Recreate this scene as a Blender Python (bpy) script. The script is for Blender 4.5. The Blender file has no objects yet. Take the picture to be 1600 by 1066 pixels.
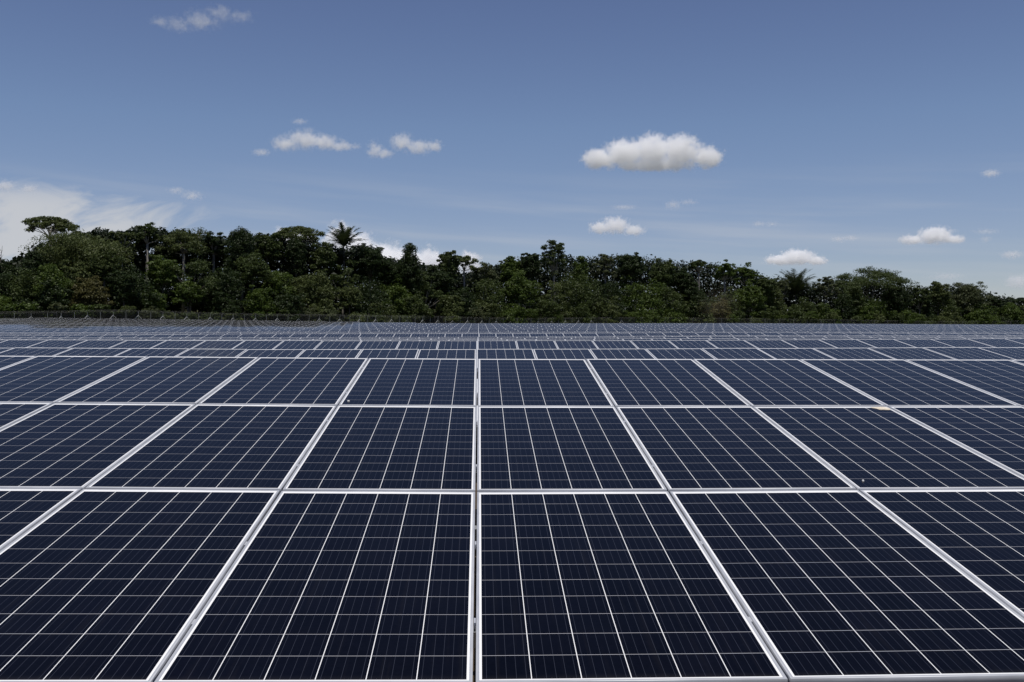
import bpy, bmesh, math, random
import numpy as np
from mathutils import Vector, Matrix
R = math.radians
S = bpy.context.scene
COL = S.collection

# ------------------------------------------------------------------ camera
F = 1490.0                      # focal length in pixels of a 1600 wide picture
EYE = 1.62                      # eye height above the ground under the camera
cam = bpy.data.cameras.new('camera')
cam.sensor_width = 36.0
cam.lens = F / 1600 * 36
cam.clip_start = 0.05
cam.clip_end = 60000
co = bpy.data.objects.new('camera', cam)
COL.objects.link(co)
co.location = (0, 0, EYE)
co.rotation_euler = (R(90), 0, 0)
S.camera = co

# ------------------------------------------------------------------ light
SUN_ELEV, SUN_AZ = 79.0, 172.0   # azimuth measured from straight ahead, to the right positive
w = bpy.data.worlds.new('World')
S.world = w
w.use_nodes = True
wn, wl = w.node_tree.nodes, w.node_tree.links
wn.clear()


def nd(tree, kind, **kw):
    n = tree.nodes.new(kind)
    for k, v in kw.items():
        if k.startswith('i_'):
            n.inputs[k[2:].replace('_', ' ')].default_value = v
        else:
            setattr(n, k, v)
    return n


def mth(tree, op, a, b=None, c=None, clamp=False):
    n = tree.nodes.new('ShaderNodeMath')
    n.operation = op
    n.use_clamp = clamp
    for i, x in enumerate((a, b, c)):
        if x is None:
            continue
        if isinstance(x, (int, float)):
            n.inputs[i].default_value = x
        else:
            tree.links.new(x, n.inputs[i])
    return n.outputs[0]


def smooth(tree, x, lo, hi, a=0.0, b=1.0):
    n = tree.nodes.new('ShaderNodeMapRange')
    n.interpolation_type = 'SMOOTHSTEP'
    n.inputs['From Min'].default_value = lo
    n.inputs['From Max'].default_value = hi
    n.inputs['To Min'].default_value = a
    n.inputs['To Max'].default_value = b
    tree.links.new(x, n.inputs['Value'])
    return n.outputs['Result']


T = w.node_tree
sky = nd(T, 'ShaderNodeTexSky', sky_type='NISHITA', sun_disc=False)
sky.sun_elevation = R(SUN_ELEV)
sky.sun_rotation = R(SUN_AZ)
sky.altitude = 900
sky.air_density = 1.0
sky.dust_density = 0.6
sky.ozone_density = 1.6
bg = nd(T, 'ShaderNodeBackground')
bg.inputs['Strength'].default_value = 0.066
out = nd(T, 'ShaderNodeOutputWorld')
# thin high cirrus veil, low in the sky on the left, and faint streaks elsewhere
tc = nd(T, 'ShaderNodeTexCoord')
sep = nd(T, 'ShaderNodeSeparateXYZ')
wl.new(tc.outputs['Generated'], sep.inputs[0])
az = mth(T, 'ARCTAN2', sep.outputs['X'], sep.outputs['Y'])          # 0 straight ahead
el = mth(T, 'ARCSINE', sep.outputs['Z'])
comb = nd(T, 'ShaderNodeCombineXYZ')
wl.new(mth(T, 'MULTIPLY', az, 9.0), comb.inputs['X'])
wl.new(mth(T, 'MULTIPLY_ADD', az, -5.0, mth(T, 'MULTIPLY', el, 22.0)), comb.inputs['Y'])
n1 = nd(T, 'ShaderNodeTexNoise', i_Scale=1.5, i_Detail=9.0, i_Roughness=0.60, i_Distortion=0.7)
wl.new(comb.outputs[0], n1.inputs['Vector'])
n1.inputs['Vector']
left = mth(T, 'MULTIPLY', smooth(T, az, -0.225, -0.40), smooth(T, el, 0.172, 0.122))
veil = mth(T, 'ADD', mth(T, 'MULTIPLY', left, 0.30), mth(T, 'MULTIPLY', smooth(T, az, -0.36, -0.47), smooth(T, el, 0.156, 0.120, 0.0, 0.07)))
cirr = smooth(T, mth(T, 'ADD', mth(T, 'SUBTRACT', n1.outputs['Fac'], 0.62), veil), 0.0, 0.30)
cirr = mth(T, 'MULTIPLY', cirr, left)
band = mth(T, 'MULTIPLY', smooth(T, el, 0.02, 0.07), smooth(T, el, 0.19, 0.11))
comb2 = nd(T, 'ShaderNodeCombineXYZ')
wl.new(mth(T, 'MULTIPLY', az, 3.0), comb2.inputs['X'])
wl.new(mth(T, 'MULTIPLY_ADD', az, 3.0, mth(T, 'MULTIPLY', el, 45.0)), comb2.inputs['Y'])
n2 = nd(T, 'ShaderNodeTexNoise', i_Scale=1.0, i_Detail=6.0, i_Roughness=0.5)
wl.new(comb2.outputs[0], n2.inputs['Vector'])
streak = mth(T, 'MULTIPLY', mth(T, 'MULTIPLY', smooth(T, n2.outputs['Fac'], 0.40, 0.75), band), 0.30)
hz = mth(T, 'MULTIPLY', smooth(T, el, 0.09, -0.01), 0.25)
fac = mth(T, 'MAXIMUM', mth(T, 'MAXIMUM', mth(T, 'MULTIPLY', cirr, 0.88), streak), hz)
tint = nd(T, 'ShaderNodeMix', data_type='RGBA', blend_type='MULTIPLY')
tint.inputs['Factor'].default_value = 1.0
wl.new(sky.outputs[0], tint.inputs['A'])
elr = nd(T, 'ShaderNodeValToRGB')            # clear, deep tropical air: bluer overhead, paler low down
for _i, (_p, _c) in enumerate(((0.0, (1.15, 1.10, 1.20)), (0.109, (1.24, 1.145, 1.265)), (0.22, (1.225, 1.20, 1.31)), (0.345, (1.11, 1.05, 1.21)), (0.75, (0.80, 0.82, 1.02)))):
    e_ = elr.color_ramp.elements[_i] if _i < 2 else elr.color_ramp.elements.new(_p)
    e_.position = _p; e_.color = (*_c, 1)
wl.new(el, elr.inputs[0])
wl.new(elr.outputs[0], tint.inputs['B'])
mx = nd(T, 'ShaderNodeMix', data_type='RGBA')
wl.new(fac, mx.inputs['Factor'])
wl.new(tint.outputs['Result'], mx.inputs['A'])
mx.inputs['B'].default_value = (8.6, 8.8, 9.2, 1)
wl.new(mx.outputs['Result'], bg.inputs['Color'])
wl.new(bg.outputs[0], out.inputs['Surface'])

sl = bpy.data.lights.new('sun', 'SUN')
sl.energy = 3.7
sl.angle = R(0.53)
sl.color = (1.0, 0.955, 0.89)
so = bpy.data.objects.new('sun', sl)
COL.objects.link(so)
_d = Vector((math.sin(R(SUN_AZ)) * math.cos(R(SUN_ELEV)), math.cos(R(SUN_AZ)) * math.cos(R(SUN_ELEV)), math.sin(R(SUN_ELEV))))
so.rotation_euler = _d.to_track_quat('Z', 'Y').to_euler()

S.view_settings.view_transform = 'Standard'
S.view_settings.look = 'None'
S.view_settings.exposure = 0.0
S.view_settings.gamma = 1.0
S.cycles.volume_bounces = 24
S.cycles.volume_step_rate = 0.35
S.cycles.max_bounces = 28
S.cycles.transparent_max_bounces = 12
S.cycles.use_adaptive_sampling = True
S.cycles.adaptive_threshold = 0.004

# ------------------------------------------------------------------ helpers
KEEP = {}


def tag(o, label=None, cat=None, group=None, kind=None):
    if label: o['label'] = label
    if cat: o['category'] = cat
    if group: o['group'] = group
    if kind: o['kind'] = kind
    return o


def empty(name, loc=(0, 0, 0)):
    o = bpy.data.objects.new(name, None)
    o.empty_display_size = 0.3
    COL.objects.link(o)
    o.location = loc
    return o


def mesh_obj(name, verts, faces, mats, parent=None, fm=None, uvs=None, shade=False):
    """verts (N,3), faces: list or (M,k) array; one mesh object"""
    me = bpy.data.meshes.new(name)
    if isinstance(faces, np.ndarray):
        m, k = faces.shape
        v = np.asarray(verts, np.float32)
        me.vertices.add(len(v)); me.vertices.foreach_set('co', v.ravel())
        me.loops.add(m * k); me.loops.foreach_set('vertex_index', faces.astype(np.int32).ravel())
        me.polygons.add(m)
        me.polygons.foreach_set('loop_start', np.arange(0, m * k, k, dtype=np.int32))
        if fm is not None:
            me.polygons.foreach_set('material_index', np.asarray(fm, np.int32))
        if uvs is not None:
            uv = me.uv_layers.new(name='UVMap')
            uv.data.foreach_set('uv', np.asarray(uvs, np.float32).ravel())
        me.update(calc_edges=True)
        me.validate()
    else:
        me.from_pydata([tuple(x) for x in verts], [], faces)
        if fm is not None:
            me.polygons.foreach_set('material_index', np.asarray(fm, np.int32))
        me.update()
    for m_ in (mats if isinstance(mats, (list, tuple)) else [mats]):
        me.materials.append(m_)
    if shade:
        me.polygons.foreach_set('use_smooth', np.ones(len(me.polygons), bool))
    o = bpy.data.objects.new(name, me)
    COL.objects.link(o)
    if parent: o.parent = parent
    return o


class MB:
    """collects boxes and tubes into one mesh"""
    def __init__(s): s.v, s.f = [], []

    def box(s, c, d, M=None):
        b = len(s.v)
        for z in (-1, 1):
            for y in (-1, 1):
                for x in (-1, 1):
                    p = Vector((c[0] + x * d[0] / 2, c[1] + y * d[1] / 2, c[2] + z * d[2] / 2))
                    s.v.append(M @ p if M else p)
        for q in ((0, 2, 3, 1), (4, 5, 7, 6), (0, 1, 5, 4), (2, 6, 7, 3), (0, 4, 6, 2), (1, 3, 7, 5)):
            s.f.append([b + i for i in q])
        return s

    def tube(s, pts, rad, n=6):
        pts = [Vector(p) for p in pts]
        rings = []
        for i, p in enumerate(pts):
            t = (pts[min(i + 1, len(pts) - 1)] - pts[max(i - 1, 0)]).normalized()
            a = t.cross(Vector((0, 0, 1)))
            if a.length < 1e-3: a = Vector((1, 0, 0))
            a.normalize(); c = t.cross(a)
            r = rad[i] if isinstance(rad, (list, tuple)) else rad
            b = len(s.v)
            for k in range(n):
                q = 2 * math.pi * k / n
                s.v.append(p + a * (r * math.cos(q)) + c * (r * math.sin(q)))
            rings.append(b)
        for a, b in zip(rings, rings[1:]):
            for k in range(n):
                s.f.append([a + k, a + (k + 1) % n, b + (k + 1) % n, b + k])
        s.f.append([rings[0] + k for k in range(n)][::-1])
        s.f.append([rings[-1] + k for k in range(n)])
        return s

    def build(s, name, mat, parent=None, shade=False):
        return mesh_obj(name, s.v, s.f, mat, parent, shade=shade)


def material(name, rough=0.6, color=(0.5, 0.5, 0.5), metal=0.0, spec=0.5):
    m = bpy.data.materials.new(name)
    m.use_nodes = True
    b = m.node_tree.nodes['Principled BSDF']
    b.inputs['Base Color'].default_value = (*color, 1)
    b.inputs['Roughness'].default_value = rough
    b.inputs['Metallic'].default_value = metal
    b.inputs['Specular IOR Level'].default_value = spec
    return m, m.node_tree, b


def noisy(name, c0, c1, scale, rough=0.6, metal=0.0, detail=4.0, spec=0.5, coord='Object', lo=0.3, hi=0.7):
    m, t, b = material(name, rough, c0, metal, spec)
    tcn = nd(t, 'ShaderNodeTexCoord')
    n = nd(t, 'ShaderNodeTexNoise', i_Scale=scale, i_Detail=detail)
    t.links.new(tcn.outputs[coord], n.inputs['Vector'])
    r = nd(t, 'ShaderNodeValToRGB')
    r.color_ramp.elements[0].position = lo; r.color_ramp.elements[0].color = (*c0, 1)
    r.color_ramp.elements[1].position = hi; r.color_ramp.elements[1].color = (*c1, 1)
    t.links.new(n.outputs['Fac'], r.inputs[0])
    t.links.new(r.outputs[0], b.inputs['Base Color'])
    return m


# ------------------------------------------------------------------ where things stand
def interp(x, xs, ys): return float(np.interp(x, xs, ys))


PX = [50, 410, 770, 1150, 1550]
GD = [0, 12, 30, 57, 89, 146, 166, 188, 202, 232, 250, 300, 400, 600, 4000]
GZ = np.array([   # ground height relative to the eye along five view directions
    [-1.62, -1.60, -1.50, -1.10, -0.70, 1.55, 2.30, 3.60, 4.90, 5.60, 5.8, 7.0, 12, 20, 90],
    [-1.62, -1.60, -1.50, -1.10, -0.65, 1.20, 1.90, 2.70, 3.20, 4.20, 4.7, 6.5, 12, 20, 90],
    [-1.62, -1.60, -1.50, -1.08, -0.65, 1.15, 1.70, 2.30, 2.75, 3.60, 4.0, 4.9, 11, 20, 90],
    [-1.62, -1.60, -1.48, -1.05, -0.60, 1.15, 1.60, 2.10, 2.40, 3.00, 3.3, 4.2, 7.5, 18, 90],
    [-1.62, -1.60, -1.48, -1.05, -0.60, 1.00, 1.40, 1.90, 2.20, 2.80, 3.1, 4.0, 5.5, 16, 90]])


def px_of(x, y): return 800 + F * x / max(y, 1.0)


def ground_z(x, y):
    p = min(max(px_of(x, y), PX[0]), PX[-1]) if y > 3 else 770
    i = min(int(np.searchsorted(PX, p, 'right')) - 1, 3)
    t = (p - PX[i]) / (PX[i + 1] - PX[i])
    d = max(y, 0)
    return EYE + (1 - t) * interp(d, GD, GZ[i]) + t * interp(d, GD, GZ[i + 1])


def fence_d(p): return interp(p, [-400, 0, 75, 560, 820, 1100, 1600, 2200], [150, 180, 186, 248, 298, 350, 420, 480])


# ------------------------------------------------------------------ ground
gm, gt, gb = material('grass_ground', 0.95, (0.07, 0.07, 0.03), spec=0.1)
tcn = nd(gt, 'ShaderNodeTexCoord')
na = nd(gt, 'ShaderNodeTexNoise', i_Scale=0.12, i_Detail=8.0, i_Roughness=0.7)
nb = nd(gt, 'ShaderNodeTexNoise', i_Scale=6.0, i_Detail=6.0)
gt.links.new(tcn.outputs['Object'], na.inputs['Vector'])
gt.links.new(tcn.outputs['Object'], nb.inputs['Vector'])
ra = nd(gt, 'ShaderNodeValToRGB')
ra.color_ramp.elements[0].position = 0.35; ra.color_ramp.elements[0].color = (0.050, 0.058, 0.018, 1)
ra.color_ramp.elements[1].position = 0.65; ra.color_ramp.elements[1].color = (0.115, 0.105, 0.045, 1)
gt.links.new(na.outputs['Fac'], ra.inputs[0])
mxg = nd(gt, 'ShaderNodeMix', data_type='RGBA', blend_type='MULTIPLY')
mxg.inputs['Factor'].default_value = 0.7
rb = nd(gt, 'ShaderNodeValToRGB')
rb.color_ramp.elements[0].color = (0.45, 0.45, 0.4, 1); rb.color_ramp.elements[1].color = (1.2, 1.2, 1.1, 1)
gt.links.new(nb.outputs['Fac'], rb.inputs[0])
gt.links.new(ra.outputs[0], mxg.inputs['A']); gt.links.new(rb.outputs[0], mxg.inputs['B'])
gsep = nd(gt, 'ShaderNodeSeparateXYZ'); gt.links.new(tcn.outputs['Object'], gsep.inputs[0])
msoil = nd(gt, 'ShaderNodeMix', data_type='RGBA')        # bare trodden soil among the near tables
gt.links.new(smooth(gt, mth(gt, 'ADD', gsep.outputs['Y'], mth(gt, 'MULTIPLY', na.outputs['Fac'], 30.0)), 90.0, 70.0), msoil.inputs['Factor'])
gt.links.new(mxg.outputs['Result'], msoil.inputs['A'])
rsoil = nd(gt, 'ShaderNodeValToRGB')
rsoil.color_ramp.elements[0].color = (0.050, 0.036, 0.024, 1); rsoil.color_ramp.elements[1].color = (0.105, 0.080, 0.055, 1)
gt.links.new(nb.outputs['Fac'], rsoil.inputs[0]); gt.links.new(rsoil.outputs[0], msoil.inputs['B'])
gt.links.new(msoil.outputs['Result'], gb.inputs['Base Color'])

xs = np.unique(np.concatenate([np.linspace(-30, 30, 31), np.sign(np.linspace(-1, 1, 61)) * np.abs(np.linspace(-1, 1, 61)) ** 2.2 * 4000]))
ys = np.unique(np.concatenate([[-4000, -1500, -500, -150, -40], np.linspace(-10, 60, 36), np.linspace(60, 440, 96), [480, 540, 620, 800, 1200, 2000, 4000]]))
gv = np.array([[x, y, ground_z(x, y)] for y in ys for x in xs])
nx = len(xs)
gf = np.array([[j * nx + i, j * nx + i + 1, (j + 1) * nx + i + 1, (j + 1) * nx + i] for j in range(len(ys) - 1) for i in range(nx - 1)])
g = mesh_obj('ground', gv, gf, gm, shade=True)
tag(g, 'rough olive green grassland rising gently towards the forest', 'ground', kind='structure')

# ------------------------------------------------------------------ solar panels
PW, PL, GAPX, GAPY, DEP = 0.992, 1.950, 0.010, 0.026, 0.038
PITCH, ROWL = PW + GAPX, PL + GAPY
alu = noisy('anodised_aluminium', (0.43, 0.44, 0.465), (0.52, 0.53, 0.55), 9.0, 0.42, 0.2)
galv = noisy('galvanised_steel', (0.30, 0.31, 0.32), (0.45, 0.46, 0.47), 14.0, 0.5, 0.5)

cm, ct, cb = material('solar_glass', 0.06, (0.004, 0.005, 0.012), spec=0.5)
uvn = nd(ct, 'ShaderNodeUVMap')
sp = nd(ct, 'ShaderNodeSeparateXYZ')
ct.links.new(uvn.outputs[0], sp.inputs[0])
CU0, CUP, CUG = 0.0180, 0.15935, 0.0029
CV0, CVP, CVG = 0.0190, 0.15800, 0.0024
u_ = mth(ct, 'DIVIDE', mth(ct, 'SUBTRACT', sp.outputs['X'], CU0), CUP)
v_ = mth(ct, 'DIVIDE', mth(ct, 'SUBTRACT', sp.outputs['Y'], CV0), CVP)
fu, fv = mth(ct, 'FRACT', u_), mth(ct, 'FRACT', v_)


def inside(t, x, lo, hi): return mth(t, 'MULTIPLY', mth(t, 'GREATER_THAN', x, lo), mth(t, 'LESS_THAN', x, hi))


hu, hv = CUG / CUP / 2, CVG / CVP / 2
incell = mth(ct, 'MULTIPLY', inside(ct, fu, hu, 1 - hu), inside(ct, fv, hv, 1 - hv))
infield = mth(ct, 'MULTIPLY', inside(ct, u_, 0, 6), inside(ct, v_, 0, 12))
cell = mth(ct, 'MULTIPLY', incell, infield)
bus = mth(ct, 'LESS_THAN', mth(ct, 'ABSOLUTE', mth(ct, 'SUBTRACT', mth(ct, 'FRACT', mth(ct, 'MULTIPLY', fu, 5.0)), 0.5)), 0.0195)
bus = mth(ct, 'MULTIPLY', bus, infield)
# each cell and each panel a slightly different blue
wn1 = nd(ct, 'ShaderNodeTexWhiteNoise', noise_dimensions='3D')
cmb = nd(ct, 'ShaderNodeCombineXYZ')
oi = nd(ct, 'ShaderNodeObjectInfo')
ct.links.new(mth(ct, 'FLOOR', u_), cmb.inputs['X']); ct.links.new(mth(ct, 'FLOOR', v_), cmb.inputs['Y'])
ct.links.new(mth(ct, 'MULTIPLY', oi.outputs['Random'], 91.0), cmb.inputs['Z'])
ct.links.new(cmb.outputs[0], wn1.inputs['Vector'])
vor = nd(ct, 'ShaderNodeTexVoronoi', i_Scale=70.0)
ct.links.new(uvn.outputs[0], vor.inputs['Vector'])
sepc = nd(ct, 'ShaderNodeSeparateXYZ'); ct.links.new(vor.outputs['Color'], sepc.inputs[0])
var = mth(ct, 'ADD', mth(ct, 'MULTIPLY', wn1.outputs['Value'], 0.45), mth(ct, 'MULTIPLY', sepc.outputs['X'], 0.35))
var = mth(ct, 'ADD', var, mth(ct, 'MULTIPLY', oi.outputs['Random'], 0.4))
cr = nd(ct, 'ShaderNodeValToRGB')
cr.color_ramp.elements[0].color = (0.0012, 0.0013, 0.0027, 1)
cr.color_ramp.elements[1].color = (0.0029, 0.0032, 0.0066, 1)
ct.links.new(var, cr.inputs[0])
# white backsheet between the cells; the row gaps are dulled by the cell edges
mgap = nd(ct, 'ShaderNodeMix', data_type='RGBA')
ct.links.new(mth(ct, 'MULTIPLY', mth(ct, 'SUBTRACT', 1.0, inside(ct, fv, hv, 1 - hv)), mth(ct, 'MULTIPLY', infield, inside(ct, fu, hu, 1 - hu))), mgap.inputs['Factor'])
mgap.inputs['A'].default_value = (0.84, 0.84, 0.83, 1)
mgap.inputs['B'].default_value = (0.42, 0.42, 0.44, 1)
mcell = nd(ct, 'ShaderNodeMix', data_type='RGBA')
ct.links.new(cell, mcell.inputs['Factor'])
ct.links.new(mgap.outputs['Result'], mcell.inputs['A']); ct.links.new(cr.outputs[0], mcell.inputs['B'])
mbus = nd(ct, 'ShaderNodeMix', data_type='RGBA')
ct.links.new(mth(ct, 'MULTIPLY', bus, cell), mbus.inputs['Factor'])
ct.links.new(mcell.outputs['Result'], mbus.inputs['A'])
mbus.inputs['B'].default_value = (0.036, 0.040, 0.056, 1)
# fine dust film
dn = nd(ct, 'ShaderNodeTexNoise', i_Scale=2.3, i_Detail=6.0, i_Roughness=0.65)
tco = nd(ct, 'ShaderNodeTexCoord')
ct.links.new(tco.outputs['Object'], dn.inputs['Vector'])
mdust = nd(ct, 'ShaderNodeMix', data_type='RGBA')
stv = nd(ct, 'ShaderNodeVectorMath', operation='MULTIPLY'); ct.links.new(tco.outputs['Object'], stv.inputs[0]); stv.inputs[1].default_value = (34.0, 1.3, 1.0)
sta = nd(ct, 'ShaderNodeVectorMath', operation='ADD'); ct.links.new(stv.outputs[0], sta.inputs[0])
orx = nd(ct, 'ShaderNodeCombineXYZ'); ct.links.new(mth(ct, 'MULTIPLY', oi.outputs['Random'], 57.0), orx.inputs['Y']); ct.links.new(orx.outputs[0], sta.inputs[1])
stn = nd(ct, 'ShaderNodeTexNoise', i_Scale=1.0, i_Detail=4.0); ct.links.new(sta.outputs[0], stn.inputs['Vector'])
dsum = mth(ct, 'ADD', smooth(ct, dn.outputs['Fac'], 0.42, 0.85, 0.0, 0.005), smooth(ct, stn.outputs['Fac'], 0.52, 0.80, 0.0, 0.012))
dsum = mth(ct, 'ADD', dsum, mth(ct, 'MULTIPLY', smooth(ct, sp.outputs['Y'], 0.055, 0.012, 0.0, 0.05), dn.outputs['Fac']))
ct.links.new(dsum, mdust.inputs['Factor'])
ct.links.new(mbus.outputs['Result'], mdust.inputs['A'])
mdust.inputs['B'].default_value = (0.30, 0.27, 0.23, 1)
# anti-reflective glass: a diffuse base under a thin weak gloss
ct.nodes.remove(cb)
cdif = nd(ct, 'ShaderNodeBsdfDiffuse')
ct.links.new(mdust.outputs['Result'], cdif.inputs['Color'])
cgl = nd(ct, 'ShaderNodeBsdfGlossy')
cgl.inputs['Color'].default_value = (0.95, 0.95, 0.97, 1)
ct.links.new(smooth(ct, dn.outputs['Fac'], 0.3, 0.8, 0.05, 0.12), cgl.inputs['Roughness'])
cfr = nd(ct, 'ShaderNodeFresnel', i_IOR=1.25)
cmx = nd(ct, 'ShaderNodeMixShader')
ct.links.new(mth(ct, 'MULTIPLY', cfr.outputs[0], 0.69), cmx.inputs[0])
ct.links.new(cdif.outputs[0], cmx.inputs[1]); ct.links.new(cgl.outputs[0], cmx.inputs[2])
ct.links.new(cmx.outputs[0], next(n for n in ct.nodes if n.type == 'OUTPUT_MATERIAL').inputs['Surface'])


def frame_geo():
    """frame ring: chamfered outer edge, lip, inner step, back flange"""
    rings = []
    for inset, z in ((0.0, -DEP), (0.0, -0.0012), (0.0012, 0.0), (0.0105, 0.0), (0.0112, -0.0016)):
        a, b, c, d = inset, PW - inset, inset, PL - inset
        rings.append([(a, c, z), (b, c, z), (b, d, z), (a, d, z)])
    v = [p for r in rings for p in r]
    f = []
    for k in range(len(rings) - 1):
        for i in range(4):
            j = (i + 1) % 4
            f.append([k * 4 + i, k * 4 + j, (k + 1) * 4 + j, (k + 1) * 4 + i])
    # back flange and underside
    n = len(v)
    a = 0.03
    v += [(a, a, -DEP), (PW - a, a, -DEP), (PW - a, PL - a, -DEP), (a, PL - a, -DEP)]
    for i in range(4):
        j = (i + 1) % 4
        f.append([j, i, n + i, n + j])
    return np.array(v), np.array(f)


def glass_geo():
    a = 0.0112
    z = -0.0016
    v = np.array([(a, a, z), (PW - a, a, z), (PW - a, PL - a, z), (a, PL - a, z), (a, a, z - .005), (PW - a, a, z - .005), (PW - a, PL - a, z - .005), (a, PL - a, z - .005)])
    f = np.array([[0, 1, 2, 3], [7, 6, 5, 4]])
    uv = np.array([[v[i][0], v[i][1]] for i in f[0]] + [[0.002, 0.002]] * 4)
    return v, f, uv


fv_, ff_ = frame_geo()
gv_, gf_, guv_ = glass_geo()


def mk_panel_parts():
    r = empty('solar_panel')
    mesh_obj('frame', fv_, ff_, alu, r)
    mesh_obj('cell_sheet', gv_, gf_, cm, r, uvs=guv_)
    return r


def whole_geo():
    v = np.concatenate([fv_, gv_])
    f = np.concatenate([ff_, gf_ + len(fv_)])
    uv = np.concatenate([np.zeros((len(ff_) * 4, 2)), guv_])
    fm = np.array([0] * len(ff_) + [1] * len(gf_))
    return v, f, uv, fm


PSI = R(2.042)
TILT = R(8.828)
# the nearest table: its plane measured from the photograph
ca, sa = math.cos(-TILT), math.sin(-TILT)
Rx = Matrix(((1, 0, 0), (0, ca, -sa), (0, sa, ca)))
Rz = Matrix.Rotation(-PSI, 3, 'Z')
Ry = Matrix.Rotation(R(-0.649), 3, 'Y')
Mp = (Rz @ Rx @ Ry).transposed()           # plane axes -> camera axes (= world axes)
CPOS = Vector((0.007, -2.802, 1.517))


# the table is not perfectly flat: height errors in metres at panel corners, per course edge
SAG = [((-2, 0, 1, 3), (5.5, -4.2, 1.0, 16.0)), ((-4, -2, -1, 0, 1, 2, 4), (10, 4.0, -4.0, -9.5, -6.6, 1.0, 10)),
       ((-5, -3, -1, 0, 1, 3, 5), (10, 6.6, -3.3, -6.6, -5.2, 3.8, 10)), ((-6, -4, -2, 0, 1, 3, 5), (4, 2.4, -1, -3, 0, 7.8, 14))]


def sag(col, edge): return float(np.interp(col, SAG[edge][0], SAG[edge][1])) / 1000


def near_matrix(col, row, dz=0.0, rx=0.0):
    a, b, c_, d_ = sag(col, row), sag(col + 1, row), sag(col, row + 1), sag(col + 1, row + 1)
    mean = (a + b + c_ + d_) / 4
    sx, sy = (b + d_ - a - c_) / 2 / PITCH, (c_ + d_ - a - b) / 2 / ROWL
    p = Vector((col * PITCH + GAPX / 2, row * ROWL, 0)) - CPOS
    o = Mp @ p + Vector((0, 0, EYE + dz + mean - sx * PITCH / 2 - sy * ROWL / 2))
    T_ = Matrix(((1, 0, -sx), (0, 1, -sy), (sx, sy, 1))).to_4x4()
    q_ = T_.to_quaternion().to_matrix().to_4x4()
    return Matrix.Translation(o) @ Mp.to_4x4() @ q_ @ Matrix.Rotation(rx, 4, 'Y')


def flat_matrix(col, row, dz=0.0, rx=0.0):
    p = Vector((col * PITCH + GAPX / 2, row * ROWL, 0)) - CPOS
    o = Mp @ p + Vector((0, 0, EYE + dz))
    return Matrix.Translation(o) @ Mp.to_4x4() @ Matrix.Rotation(rx, 4, 'Y')


def near_point(u, v, n=0.0):
    return Mp @ (Vector((u, v, n)) - CPOS) + Vector((0, 0, EYE))


rng = random.Random(7)
EY = Vector((-math.sin(PSI), math.cos(PSI), 0))
EX = Vector((math.cos(PSI), math.sin(PSI), 0))
ROWP = 8.05
PROF = {   # picture height of each table's upper edge along the five directions
    2: [543.3, 546.0, 545.5, 544.2, 542.6], 3: [531.1, 532.3, 532.4, 531.5, 529.2],
    4: [531.5, 531.5, 530.5, 528.6, 527.3], 5: [529.8, 529.8, 528.6, 525.4, 525.6],
    6: [527.6, 527.5, 526.7, 524.3, 524.2], 7: [524.4, 521.8, 521.3, 519.7, 521.4],
    8: [522.6, 522.6, 522.3, 521.2, 522.3], 9: [521.0, 520.6, 520.8, 520.0, 520.5],
    10: [520.2, 519.6, 519.9, 518.8, 519.6]}


def top_z(k, x, y):
    p = min(max(px_of(x, y), PX[0] - 50), PX[-1] + 50)
    if k in PROF:
        yi = interp(p, PX, PROF[k])
        return EYE + (533 - yi) / F * y
    z0 = interp(p, PX, [0.82, 0.88, 0.857, 0.92, 0.875])
    sl_ = interp(p, PX, [0.0406, 0.0332, 0.0325, 0.0314, 0.0285])
    return EYE + z0 + sl_ * (y - 89)


def row_y(k): return 8.84 + ROWP * (k - 1)


OFF = {2: -0.03, 3: -0.015, 7: 0.06}


def table_matrix(k, col, row, jit=True):
    """row 2 is the upper panel of the table, 0 the lowest"""
    X = col * PITCH + GAPX / 2 + OFF.get(k, 0.05 if k > 7 else 0.0)
    o = EX * X + EY * row_y(k)
    o2 = EX * (X + PW) + EY * row_y(k)
    za, zb = top_z(k, o.x, o.y), top_z(k, o2.x, o2.y)
    ex = Vector((o2.x - o.x, o2.y - o.y, zb - za)).normalized()
    tl = TILT - R(3.6) * min(max((k - 11) / 5, 0), 1) * min(max((600 - px_of(o.x, o.y)) / 110, 0), 1)
    ey = (EY * math.cos(tl) + Vector((0, 0, math.sin(tl))))
    ez = ex.cross(ey).normalized(); ey = ez.cross(ex)
    top = Vector((o.x, o.y, za + (rng.uniform(-.004, .004) if jit else 0)))
    org = top - ey * (PL + (2 - row) * ROWL)
    return Matrix(((ex.x, ey.x, ez.x, org.x), (ex.y, ey.y, ez.y, org.y), (ex.z, ey.z, ez.z, org.z), (0, 0, 0, 1)))


ORD = ['first', 'second', 'third', 'fourth', 'fifth', 'sixth', 'seventh', 'eighth', 'ninth', 'tenth', 'eleventh', 'twelfth',
       'thirteenth', 'fourteenth', 'fifteenth', 'sixteenth', 'seventeenth', 'eighteenth']
proto = mk_panel_parts()
used = [False]


def place_panel(M, label, group):
    if not used[0]:
        r = proto; used[0] = True
    else:
        r = proto.copy(); COL.objects.link(r)
        for ch in list(proto.children):
            c = ch.copy(); COL.objects.link(c); c.parent = r
    r.matrix_world = M
    tag(r, label, 'solar panel', group)
    return r


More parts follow.
